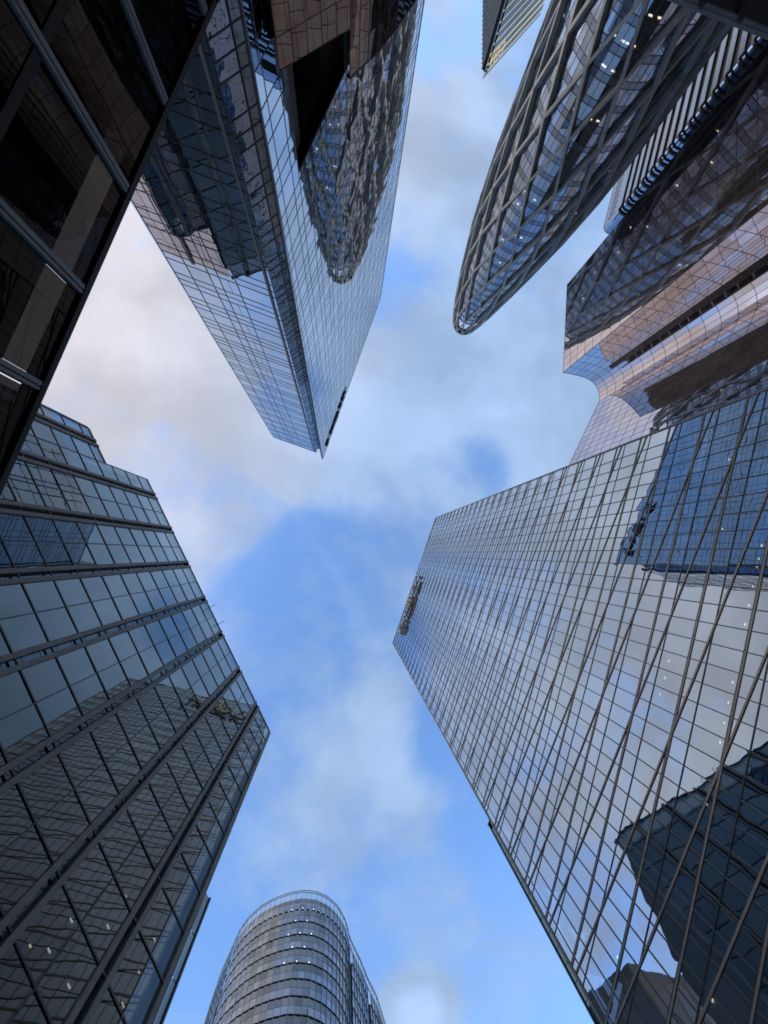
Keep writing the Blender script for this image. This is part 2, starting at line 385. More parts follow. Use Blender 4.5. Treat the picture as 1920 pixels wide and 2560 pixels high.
def rear_tower():          # shows only as a dark shape mirrored low in the barred tower
    pl = [(-52.7, 64.5), (-57.5, 54), (-76, 47), (-96, 47.5), (-96, 76), (-60, 80)]
    T = thing('brown_tower', 'dark brown tower seen only mirrored in the lowest panes of the barred tower', 'skyscraper', (-76, 62))
    MB().prism(pl, 0, 101.6).build('wall', 'brown_clad', T)
    for (x0, y0), (x1, y1) in zip(pl, pl[1:4]):
        f = Frame.through((x0, y0), (x1, y1))
        if f.m.y > 0: f = Frame.through((x1, y1), (x0, y0))
        a, b = sorted((f.s0, f.s1))
        for s in arange(a, b, 4.2)[:-1]: MB().poly([f.P(x, z, .05) for x, z in inset(s, min(s + 4.2, b), 20, 98, .55)]).build('window_strip', 'glass_p', T)
rear_tower()

# ================================================================== tower with crossing facade bars (right)
def barred_tower():
    fr = Frame((.944, .33), 30.14); s0, s1 = -26.7, 25.4; h = 4.43; zb = 31.78
    T = thing('barred_glass_tower', 'tall glass tower with slanting grey facade bars crossing at every floor, right side', 'skyscraper', fr.P(0, 0, -12)[:2])
    roof = [below((s0, 161.2), (s1, 156.8))]
    vs = sorted(set([s0, s1] + [18.74 - 1.597 * k for k in range(-4, 29) if s0 + .4 < 18.74 - 1.597 * k < s1 - .4]))
    zs = []
    for k in range(-7, 30): zs += [zb + h * k, zb + h * k + 2.83]
    zs = [-1.6] + [z for z in zs if z > 1]
    emit_panes(grid_cells(fr, vs, zs, roof, 0, .035), T, 'glass_b', 300, tilt=.0016)
    for s in vs[1:-1]:
        bar(MB(), fr, (s, -1.05), (s, 165), .08, -.05, .05, roof).build('mullion', 'mullion', T)
    for k in range(-6, 29):
        bar(MB(), fr, (s0, zb + h*k + 2.83), (s1, zb + h*k + 2.83), .075, -.05, .045, roof).build('transom', 'mullion', T)
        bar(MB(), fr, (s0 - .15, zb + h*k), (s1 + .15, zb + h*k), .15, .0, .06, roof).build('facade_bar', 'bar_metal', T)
        bar(MB(), fr, (s0 - .15, zb + h*k + .13), (s1 + .15, zb + h*k + .13), .12, -.05, .02, roof).build('dark_rail', 'dark_metal', T)  # dark metal line along the edge of each facade bar
    sl = -h / 25.3
    pl = roof + [(0, -1, 0)]
    for k in range(-8, 32):
        z_at = lambda s: zb + h*k + sl * (s - 20.3)
        m = MB(); bar(m, fr, (s0 - .15, z_at(s0 - .15)), (s1 + .15, z_at(s1 + .15)), .15, .02, .075, pl)
        if m.v: m.build('diagonal_bar', 'bar_metal', T)
    # blinds and ceilings behind the glass
    bl = MB()
    for i in range(len(vs) - 1):
        for k in range(-5, 29):
            if random.random() < .72:
                w = random.choice((.5, .75, 1.0)) * (vs[i+1] - vs[i] - .1); a = vs[i] + .05
                hgt = random.choice((2.7, 2.7, 1.6)); z = zb + h*k + .1
                bl.poly([fr.P(x, y, -.30) for x, y in ((a, z), (a + w, z), (a + w, z + hgt), (a, z + hgt))])
    bl.build('window_blinds', 'blind', T, kind='stuff')
    for k in range(-6, 28):
        MB().box(fr.P(s0 + .3, zb + h*k - .7, -4), fr.e * (s1 - s0 - .6), (0, 0, .5), fr.m * 3.6).build('floor_slab', 'ceiling', T)
    MB().prism([tuple(fr.P(s, 0, d)[:2]) for s, d in ((s0 + .3, -4), (s1 - .3, -4), (s1 - .3, -30), (s0 + .3, -30))], .2, 157).build('core', 'interior', T)
    # coping that follows the sloping roof, end posts, green glazed strip at the left end
    c = MB(); c.beam(fr.P(s0 - .2, 161.25), fr.P(s1 + .2, 156.85), fr.m, .2, -.6, .12); c.build('coping', 'rail_metal', T)
    MB().box(fr.P(s0 - .22, -1.6, -.6), fr.e * .2, (0, 0, 162.6), fr.m * .7).build('end_post', 'bar_metal', T)
    MB().box(fr.P(s1 + .02, -1.6, -.6), fr.e * .2, (0, 0, 158.2), fr.m * .7).build('end_post', 'bar_metal', T)
    st = [[fr.P(s, z, -.5) for s, z in inset(s0 - 1.1, s0 - .25, a, a + 1.48, .04)] for a in arange(2, 55, 1.477)[:-1]]
    emit_panes(st, T, 'glass_green', 60, name='green_pane')
    MB().box(fr.P(s0 - 1.25, -1.6, -.9), fr.e * .14, (0, 0, 57.8), fr.m * .5).build('end_post', 'dark_metal', T)
    MB().box(fr.P(s0 - 1.25, 56.0, -.9), fr.e * 1.0, (0, 0, .2), fr.m * .6).build('coping', 'dark_metal', T)
    # raised metal sign high on the facade: strokes and rings, too steep to read
    sg = MB().box(fr.P(-21.6, 150.6, .75), fr.e * 23.4, (0, 0, .35), fr.m * .25); S = sg.build('rooftop_sign', 'letters_metal', T)
    def strokes(name, segs, mat='letters_metal'):
        m = MB()
        for (a, b, c_, d) in segs: m.beam(fr.P(a, b), fr.P(c_, d), fr.m, .45, .55, 1.25)
        m.build(name, mat, S)
    def ring(s, z, r, k0=0, k1=16):
        return [(s + r*.8*math.cos(2*math.pi*k/16), z + r*math.sin(2*math.pi*k/16), s + r*.8*math.cos(2*math.pi*(k+1)/16), z + r*math.sin(2*math.pi*(k+1)/16)) for k in range(k0, k1)]
    s = 1.2
    for i in range(11):
        kind = (0, 3, 1, 2, 4, 4, 1, 2, 3, 1, 0)[i]; z = 147.2; r = 2.6
        if kind == 0: seg = [(s, z, s, z + 5.2), (s - .9, z + 5.2, s + .3, z + 5.2)]
        elif kind == 1: seg = ring(s - .4, z + 2, 2.0)
        elif kind == 2: seg = [(s, z, s, z + 4.2), (s, z + 3.9, s - 1.4, z + 3.9), (s - 1.4, z, s - 1.4, z + 4.2)]
        elif kind == 3: seg = [(s + .3, z, s - 1.5, z + 4.2), (s - 1.5, z, s + .3, z + 4.2)]
        else: seg = ring(s - .5, z + 2.4, 2.5) + [(s, z + 5.6, s - .3, z + 8.4), (s - 1.2, z + 5.6, s - 1.2, z + 8.4)]
        strokes('sign_stroke', seg); s -= 2.15
    for s_, z in [(6.3, 28.0), (4.8, 28.0), (.4, 28.0), (-1.1, 28.0), (-2.6, 28.0), (-4.0, 28.0), (-8.4, 28.0), (.4, 33.9), (-1.1, 33.9), (-2.6, 34.0), (19.5, 32.5), (11.1, 28.0), (10.0, 28.0), (9.3, 28.0), (7.8, 28.0), (12.7, 31.6), (-22.4, 32.3), (-18.3, 25.2)]:
        lamp(T, fr, s_, z, .17, .05, -.18, 'lamp_white')
barred_tower()

# ================================================================== wedge tower with the sloping sail (upper left)
def wedge_tower():
    T = thing('wedge_tower', 'blue glass wedge tower whose mirror face ends in a pointed sail, upper left', 'skyscraper', (-4, -45))
    S = (-7.14, -25.09); Lc = (-17.43, -28.62); ZR = 97.9
    # --- sail face
    fr = Frame((-.93488, -.35496), 14.4187)
    vs = [-21.2, -23.5]; 
    for k in range(14): vs += [-24.4 - 3.0*k, -26.28 - 3.0*k]
    vs = sorted([v for v in vs if v > -63.0] + [-63.5]); zs = [12.0, 16.3]
    z = 34.65 - 4.04 * 4
    while z < 112: zs += [z, z + 1.02, z + 2.1]; z += 4.04
    zs = sorted(zs); zs = [z for z in zs if z >= 16]
    roof = below((-63.5, 95.1), (-22.02, 108.0))
    pl = [roof, (1, -.0159, -23.735)]
    cells = []
    for i in range(len(vs) - 1):
        for j in range(len(zs) - 1):
            p = clip(inset(vs[i], vs[i+1], zs[j], zs[j+1], .03), pl + ([(0, -1, -30.0)] if vs[i+1] < -27.3 else []))
            if p:
                m = 'glass_c_wavy' if (zs[j] < 60) else 'glass_c'
                cells.append(([fr.P(a, b) for a, b in p], m))
    sail_cells = cells
    for v in vs[1:-1]:
        z0 = 30.0 if v < -27.5 else 16
        m = MB(); bar(m, fr, (v, z0), (v, 112), .06, -.04, .02, pl)
        if m.v: m.build('mullion', 'mullion', T)
    for z in zs:
        a = -63.5; b = -20
        if z < 29.9: a = -27.5
        m = MB(); bar(m, fr, (a, z), (b, z), .06, -.04, .018, pl)
        if m.v: m.build('transom', 'mullion', T)
    # sail back, edge trims, soffit under the raised face, its shade coloured in as near-black
    bk = MB(); bk.poly([fr.P(s, z, -.5) for s, z in ((-63.4, 88), (-63.4, 94.7), (-22.2, 107.4), (-22.3, 96))]); bk.build('sail_back', 'panel_grey', T)
    e = MB(); e.beam(fr.P(-63.5, 95.15), fr.P(-21.98, 108.05), fr.m, .14, -.35, .05); e.build('coping', 'rail_metal', T)
    e = MB(); e.beam(fr.P(-22.02, 108), fr.P(-23.48, 16), fr.m, .18, -.3, .05); e.build('edge_trim', 'pier_light', T)
    e = MB(); e.beam(fr.P(-63.5, 95.1), fr.P(-63.8, 20), fr.m, .18, -.3, .05); e.build('edge_trim', 'pier_light', T)
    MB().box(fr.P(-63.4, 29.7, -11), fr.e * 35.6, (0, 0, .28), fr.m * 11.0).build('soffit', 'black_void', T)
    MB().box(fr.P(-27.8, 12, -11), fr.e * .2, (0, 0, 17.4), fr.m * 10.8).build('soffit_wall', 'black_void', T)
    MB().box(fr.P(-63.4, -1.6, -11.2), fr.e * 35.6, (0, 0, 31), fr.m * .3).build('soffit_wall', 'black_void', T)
    # --- narrow mirror face on the left
    fl = Frame((.3249, -.9457), 21.405); fl.n = Vector((.3249, -.9457, 0)).normalized()
    fl = Frame.through(Lc, S) if False else Frame((.3249, -.9457), 21.405)
    # s grows towards the left end here
    sl = lambda p: fl.e.x * p[0] + fl.e.y * p[1]
    sL, sS = sl(Lc), sl(S); sg = 1 if sL > sS else -1
    cs = [14.45, 18.41, 20.27, 21.31, 23.56, 25.55]
    cs = [c if sg > 0 else -c for c in cs]; cs.sort()
    rows = [16.2]; z = 39.78 - 3.87 * 6
    while z < ZR - 2: rows += [z, z + .93, z + 1.86]; z += 3.87
    rows += [ZR]; rows = [r for r in rows if r >= 16.2]
    lc = []
    for i in range(len(cs) - 1):
        for j in range(len(rows) - 1):
            a, b, c, d = cs[i], cs[i+1], rows[j], rows[j+1]
            if abs(abs((a + b) / 2) - 19.34) < .1 and d - c > 1.2:
                m = (a + b) / 2
                for a2, b2 in ((a, m), (m, b)): lc.append(([fl.P(x, y) for x, y in inset(a2, b2, c, d, .03)], 'glass_c'))
            else: lc.append(([fl.P(x, y) for x, y in inset(a, b, c, d, .03)], 'glass_c'))
    emit_panes(sail_cells + lc, T, 'glass_c', 300, tilt=.0022)
    for c in cs: bar(MB(), fl, (c, 16), (c, ZR), .07, -.04, .04).build('mullion', 'mullion', T)
    for r in rows: bar(MB(), fl, (cs[0], r), (cs[-1], r), .055, -.04, .03).build('transom', 'mullion', T)
    MB().box(fl.P(cs[0], ZR, -.5), fl.e * (cs[-1] - cs[0]), (0, 0, .2), fl.m * .56).build('coping', 'mullion', T)
    # --- dark re-entrant strip between the two faces
    def U(z): s = -23.48 + (z - 16) / 92 * 1.46; return fr.P(s, z, -.05)
    def Sp(z): return Vector((S[0], S[1], z + CZ))
    st = []; z = 16.2
    hs_ = (1.95, .97, .97)
    k = 0
    sm = MB()
    while z < ZR - 1:
        z2 = min(ZR, z + hs_[k % 3]); k += 1
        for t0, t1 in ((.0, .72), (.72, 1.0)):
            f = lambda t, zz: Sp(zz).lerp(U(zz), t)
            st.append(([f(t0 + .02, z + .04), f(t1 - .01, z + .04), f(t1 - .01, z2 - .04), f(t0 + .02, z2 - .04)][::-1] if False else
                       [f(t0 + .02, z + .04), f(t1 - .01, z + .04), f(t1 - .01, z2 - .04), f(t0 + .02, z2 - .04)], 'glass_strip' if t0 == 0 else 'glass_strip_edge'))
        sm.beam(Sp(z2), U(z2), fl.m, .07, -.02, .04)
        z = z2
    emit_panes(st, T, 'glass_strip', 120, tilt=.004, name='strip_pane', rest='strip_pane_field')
    sm.build('strip_transoms', 'mullion', T, kind='stuff')
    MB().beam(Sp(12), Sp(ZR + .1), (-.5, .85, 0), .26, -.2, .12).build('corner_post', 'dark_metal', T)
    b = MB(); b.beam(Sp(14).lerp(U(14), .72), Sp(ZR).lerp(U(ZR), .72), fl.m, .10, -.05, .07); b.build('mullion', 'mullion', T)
    # --- far long wall behind (seen mirrored in the neighbour), core and roof
    B2 = (-31.5, -54.5); R = fr.P(-60.6, 0, -.6)
    fb = Frame.through(B2, Lc)
    cells = grid_cells(fb, arange(fb.s0, fb.s1, 2.9), arange(18, ZR, 3.87), (), 0, .12)
    m = MB()
    for c in cells: m.poly(c)
    m.build('rear_glazing', 'glass_b', T, kind='stuff')
    core = [(S[0] + .9, S[1] - 1.6), tuple(fr.P(-24.2, 0, -1.0)[:2]), tuple(fr.P(-63, 0, -1.0)[:2]), (B2[0] + 2.5, B2[1] - .2), (Lc[0] + 1.2, Lc[1] - .8)]
    MB().prism(core, 29.6 + CZ, 88).build('core', 'interior', T)
    MB().prism([(S[0] + .2, S[1] - 1.2), (-3.6, -33), (-15, -38), (Lc[0] + 1.2, Lc[1] - .8)], 17.5, 29.6 + CZ).build('core', 'interior', T)
    MB().prism([(S[0] + .9, S[1] - 1.6), tuple(fr.P(-24.2, 0, -1.0)[:2]), tuple(fr.P(-45, 0, -1.0)[:2]), (-20, -44), (Lc[0] - 7, Lc[1] - 16), (Lc[0] + 1.2, Lc[1] - .8)], 88, 99).build('core', 'interior', T)
    MB().prism([(-12, -36), (-2, -38), (4, -56), (-3, -60)], 0, 31).build('base_shaft', 'black_void', T)
    # black sign blocks along the sail edge
    sign = MB(); sign.beam(fr.P(-39.4, 97.6), fr.P(-24.7, 103.4), fr.m, .2, .05, .2); Sg = sign.build('edge_sign', 'letters_black', T)
    def ln(s): return 98.1 + (s + 38.8) * .385
    for segs in ([(-24.9, 0, -26.6, .3), (-25.0, 1.8, -26.3, 2.0)], [(-27.6, -.4, -29.2, .4), (-28.4, 2.1, -29.4, 1.0), (-29.3, .2, -30.6, .8)], [(-30.7, .2, -31.9, .2), (-31.7, .2, -31.8, 2.6), (-30.9, 1.4, -32.2, 1.6)],
                 [(-32.1, .3, -33.5, .6), (-32.3, 2.4, -33.4, 2.2), (-33.4, .5, -33.5, 2.3)], [(-34.3, .2, -35.9, .5), (-35.0, .2, -35.1, 2.4)], [(-36.3, 0, -37.9, -.2), (-37.8, -.2, -38.7, 1.4), (-36.6, 1.8, -37.9, 2.0)]):
        m = MB()
        for a, da, b, db in segs: m.beam(fr.P(a, ln(a) + da), fr.P(b, ln(b) + db), fr.m, .8, .05, .32)
        m.build('sign_letter', 'letters_black', Sg)
    for s, z in ((-24.6, 21.2), (-26.2, 22.0)): pass
wedge_tower()

# ================================================================== bullet tower with the diagonal lattice (upper right)
def lattice_tower():
    AX = Vector((.4756, -.8796, 0)); TN = Vector((.8796, .4756, 0)); DD = 106.0
    zsr = [(-5, 14.9, 0), (82, 14.9, 0), (96, 14.2, -.5), (108, 13.1, -.9), (118, 11.9, -1.2), (130, 9.9, -1.35), (140, 8.2, -1.45), (148, 6.3, -1.5), (151.5, 5.3, -1.5)]
    def ro(z):
        for (a, r0, o0), (b, r1, o1) in zip(zsr, zsr[1:]):
            if z <= b:
                t = (z - a) / (b - a); return r0 + (r1-r0)*t, o0 + (o1-o0)*t
        return zsr[-1][1:]
    RAT = 1.65
    tab = [0.0]; n_t = 720                                  # arc length along the oval plan, so that nodes stand evenly round it
    for k in range(n_t):
        t = (k + .5) * 2*math.pi/n_t; tab.append(tab[-1] + math.hypot(math.cos(t), RAT*math.sin(t)))
    def tt(th):
        u = (th / (2*math.pi)) % 1.0 * tab[-1]; lo, hi = 0, n_t
        while hi - lo > 1:
            m = (lo + hi) // 2
            if tab[m] <= u: lo = m
            else: hi = m
        return (lo + (u - tab[lo]) / (tab[hi] - tab[lo])) * 2*math.pi/n_t
    def out(th):
        t = tt(th); return (-AX * math.cos(t) + TN * math.sin(t) * RAT).normalized()
    def cen(z):
        r, o = ro(z); a_ = r*1.09; return AX*(DD - r + a_*RAT) + TN*o, a_
    def Q(th, z, off=0.0):
        c, a_ = cen(z); t = tt(th); return c - AX*(math.cos(t)*a_*RAT) + TN*(math.sin(t)*a_) + out(th)*off + Vector((0, 0, z + CZ))
    T = thing('lattice_tower', 'bullet shaped tower wrapped in a grey diagonal lattice with a rounded crown', 'skyscraper', (AX*(DD + 10))[:2])
    NN = 20; st = 2*math.pi/NN
    rows = [1.5, 12.5, 23.5, 34.5, 45.3, 56.0, 66.8, 77.6, 88.9, 100.4, 112.8, 127.3, 140.5, 150.6]
    par = lambda r: (r - 6) % 2
    node = lambda r, i: ((i + .5*par(r)) * st)
    low = MB(); beams = []
    for r in range(len(rows) - 1):
        for i in range(NN):
            for d in (0, 1):
                t0 = node(r, i); t1 = node(r + 1, i + (d if par(r) else d - 1))
                p0, p1 = Q(t0, rows[r]), Q(t1, rows[r+1]); o = out((t0 + t1) / 2)
                facing = o.dot((Vector((0, 0, CZ)) - (p0 + p1)/2).normalized())
                beams.append((-(facing if rows[r] > 30 else facing - 5), p0, p1, o, (.56 if rows[r] < 110 else .50)))
    beams.sort(key=lambda b: b[0])
    for k, (_, p0, p1, o, w) in enumerate(beams):
        m = MB() if k < 300 else low
        m.beam(p0, p1, o, w, -.95, 0)
        if k < 300: m.build('lattice_beam', 'frame_metal', T)
    low.build('far_lattice', 'frame_metal', T, kind='stuff')
    # crown rings
    for z, a, b in ((150.7, .45, .35), (147.0, .1, .25)):
        m = MB()
        for k in range(40):
            t0, t1 = k*2*math.pi/40, (k+1)*2*math.pi/40
            m.beam(Q(t0, z), Q(t1, z), out((t0+t1)/2), .9 if a > .3 else .35, -1.0, .1)
        m.build('crown_ring', 'frame_metal', T)
    # storeys: vision glass over spandrel, behind the lattice
    NC = 100; sc = 2*math.pi/NC; cells = []; mul = MB()
    z = 1.5
    while z < 139:
        for (a, b, m) in ((z, z + 2.55, 'glass_d'), (z + 2.55, z + 3.7, 'spandrel_d')):
            for k in range(NC):
                t0, t1 = (k + .04)*sc, (k + .96)*sc
                cells.append(([Q(t0, a + .04, -1.05), Q(t1, a + .04, -1.05), Q(t1, b - .04, -1.05), Q(t0, b - .04, -1.05)], m))
        z += 3.7
    emit_panes(cells, T, 'glass_d', 300, tilt=.003)
    z = 1.5
    while z < 139:
        for zz in (z, z + 2.55):
            for k in range(NC):
                mul.beam(Q(k*sc, zz, -1.08), Q((k+1)*sc, zz, -1.08), out((k+.5)*sc), .14, -.02, .06)
        for k in range(NC): mul.beam(Q(k*sc, z, -1.08), Q(k*sc, z + 3.7, -1.08), out(k*sc), .11, -.02, .07)
        z += 3.7
    mul.build('mullion_net', 'mullion', T, kind='stuff')
    z = 1.5
    while z < 141:
        ring = lambda off: [tuple(Q(k*math.pi/20, z, off)[:2]) for k in range(40)]
        MB().prism(ring(-2.0), z + CZ - .9, z + CZ - .25).build('floor_slab', 'ceiling', T)
        if z < 120: MB().prism(ring(-5.5), z + CZ - .25, z + CZ + 2.8).build('core_wall', 'interior', T)
        z += 3.7
    for z, d in [(93.0, .3), (92.7, 9.8), (104.9, 1.8), (122.8, 9.8), (132.0, 4.0), (96.7, -12.6), (108.6, 13.4), (64.2, -8.7), (63.8, 16.9), (64.3, 9.4), (81.9, -.8), (84.7, -17.4), (85.3, -9.4), (81.4, -16.1), (50.2, -8.4), (50.4, .6), (53.7, -4.8), (54.3, -3.0), (53.6, 5.0), (54.3, 5.6), (46.6, 17.7), (46.8, 10.0), (50.2, 10.7),
                 (70, 62), (77, 70), (88, 66), (92, 78), (99, 72), (103, 60), (110, 80), (115, 68), (81, 84), (66, 75), (121, 70), (85, -62), (95, -70), (75, -75), (60, -66), (104, -64)]:
        k = round((z + .9 - 1.5 + .6) / 3.7); zz = 1.5 + 3.7*k - 1.02
        th = math.radians(d) * (14.9/21.9 if abs(d) < 40 else .8); p = Q(th, zz, -2.7); tn = Vector((-out(th).y, out(th).x, 0))
        MB().box(p - tn*.3, tn*.6, (0, 0, .1), out(th)*.3).build('ceiling_lamp', 'lamp_warm', T)
lattice_tower()

# ================================================================== pink-glazed tower with the concave cove (right)
def cove_tower():
    c1 = (68.9, -82.85); c2 = (66.0, -54.25)
    cove = [(66.0, -54.25), (67.9, -53.95), (69.7, -53.65), (71.4, -53.3), (72.9, -52.9), (74.3, -52.3), (75.45, -51.5), (76.3, -50.5), (76.85, -49.4), (77.15, -48.1), (77.2, -46.8), (77.05, -45.6)]
    e = Vector((-.4759, .8795)); wend = (77.05 + e.x*44, -45.6 + e.y*44)
    T = thing('cove_tower', 'pinkish mirror glass tower with a concave cove down its side, behind the barred tower', 'skyscraper', (95, -55))
    fl = 3.6; z0 = 110.05 - fl*30; zs = [z0 + fl*k for k in range(31)]
    runs = []
    n = 14
    runs.append([(c1[0] + (c2[0]-c1[0])*k/n, c1[1] + (c2[1]-c1[1])*k/n) for k in range(n + 1)])
    runs.append(cove)
    n = 23
    runs.append([(77.05 + (wend[0]-77.05)*k/n, -45.6 + (wend[1]+45.6)*k/n) for k in range(n + 1)])
    cells = []; tr = [MB() for _ in zs]
    allp = []
    for run in runs:
        for p, q in zip(run, run[1:]):
            f = Frame.through(q, p)
            for z in zs[:-1]:
                cells.append([f.P(a, b) for a, b in inset(f.s0, f.s1, z, z + fl, .03)])
            for z, m in zip(zs, tr): bar(m, f, (f.s0, z), (f.s1, z), .075, -.03, .03)
        allp += run if not allp else run[1:]
    emit_panes(cells, T, 'glass_e', 300, tilt=.0022)
    for m in tr: m.build('transom', 'mullion', T)
    for p, q in zip(allp, allp[1:]):
        f = Frame.through(q, p); m = MB(); bar(m, f, (f.s1, zs[0]), (f.s1, zs[-1]), .07, -.03, .03); m.build('mullion', 'mullion', T)
    MB().beam((c2[0], c2[1], zs[0]), (c2[0], c2[1], zs[-1] + CZ), (-.5, .8, 0), .14, -.05, .05).build('arris_post', 'mullion', T)
    body = [(c1[0] + .6, c1[1] + .3), (c2[0] + .5, c2[1] - .3)] + [(x + .35, y - .35) for x, y in cove[1:]] + [(wend[0] + .5, wend[1]), (wend[0] + 30, wend[1] + 12), (120, -70), (88, -95)]
    MB().prism(body, .2, 111.4).build('core', 'interior', T)
    t = MB()
    for p, q in zip(allp, allp[1:]):
        f = Frame.through(q, p); bar(t, f, (f.s0, 110.1), (f.s1, 110.1), .16, -.4, .06)
    t.build('coping', 'rail_metal', T)
    for k in (26, 34): 
        p = Vector((77.05 + e.x*(k - 2), -45.6 + e.y*(k - 2), 111.7)); MB().box(p, (-1.5, -.5, 0), (.05, .1, 0), (0, 0, .1)).build('roof_spike', 'rail_metal', T)
cove_tower()

# ================================================================== striped tower between the two (far upper right)
def striped_tower():
    Z = 125.0; eL = Vector((.295, -.9555, 0)); eR = Vector((.9555, .295, 0)); c = Vector((92.9, -115.7, 0)); r = 2.2; WL = 23.3
    T = thing('striped_tower', 'far tower striped in black and silver bands with a rounded glazed corner', 'skyscraper', (c + eL*20 + eR*12)[:2])
    # plan: left face, rounded corner, right face
    def plan(off):
        m = -(eL) ; n_ = -(eR)
        pts = [c + eL*WL - eR*off]
        ce = c + eL*r + eR*r
        for k in range(0, 9):
            a = k / 8 * math.pi/2; pts.append(ce - eR*((r + off)*math.cos(a)) - eL*((r + off)*math.sin(a)))
        pts.append(c + eR*34 - eL*off); return pts
    P0, P1 = plan(0), plan(-.55)
    h = 3.5
    def band(pts, z0, z1, mat, name, i0=0, i1=None, parent=T, kind=None):
        m = MB(); pp = pts[i0:i1]
        for a, b in zip(pp, pp[1:]): m.poly([(a.x, a.y, z0 + CZ), (b.x, b.y, z0 + CZ), (b.x, b.y, z1 + CZ), (a.x, a.y, z1 + CZ)])
        return m.build(name, mat, parent, kind)
    def lip(z, name='spandrel_lip'):
        m = MB()
        for (a, b), (a2, b2) in zip(zip(P0, P0[1:]), zip(P1, P1[1:])):
            m.poly([(a.x, a.y, z + CZ), (b.x, b.y, z + CZ), (b2.x, b2.y, z + CZ), (a2.x, a2.y, z + CZ)])
        m.build(name, 'dark_metal', T)
    z = Z - 7.6
    band(P0, Z - 7.6, Z, 'stripe_grey', 'crown_band', 0, 3)
    band(P0, Z - 2.0, Z, 'glass_h', 'crown_window', 2)
    band(P0, Z - 7.6, Z - 2.1, 'glass_h', 'crown_window', 2)
    for k in range(9):   # vertical slots of the crown
        a = c + eL*(2.6 + k*2.2) - eR*.02
        for z0 in (Z - 5.6,): MB().box((a.x, a.y, z0 + CZ), eL*.8, (0, 0, 3.6), -eR*.05).build('crown_slot', 'dark_metal', T)
    a = P0[-1] - eR*30.5; MB().box((a.x, a.y, Z - 6 + CZ), eR*7, (0, 0, 3.0), -eL*.06).build('louvre', 'black_void', T)
    while z > 12:
        band(P0, z - 1.75, z, 'stripe_grey' , 'spandrel_band', 0, 3)
        band(P1, z - h, z - 1.75, 'dark_metal', 'window_band', 0, 3)
        band(P0, z - .5, z, 'dark_metal', 'floor_band', 2)
        lip(z - 1.75)
        m = MB()
        for a, b in zip(P1[2:], P1[3:]): m.poly([(a.x, a.y, z - h + CZ), (b.x, b.y, z - h + CZ), (b.x, b.y, z - .5 + CZ), (a.x, a.y, z - .5 + CZ)])
        m.build('window', 'glass_h', T)
        z -= h
    core = plan(-.9); MB().prism([tuple(p[:2]) for p in core] + [tuple((c + eL*WL + eR*34)[:2])], .2, Z + CZ).build('core', 'interior', T)
    t = MB()
    for a, b in zip(P0, P0[1:]): t.beam((a.x, a.y, Z + CZ), (b.x, b.y, Z + CZ), -(eL + eR), .3, -.5, .1)
    t.build('coping', 'rail_metal', T)
striped_tower()

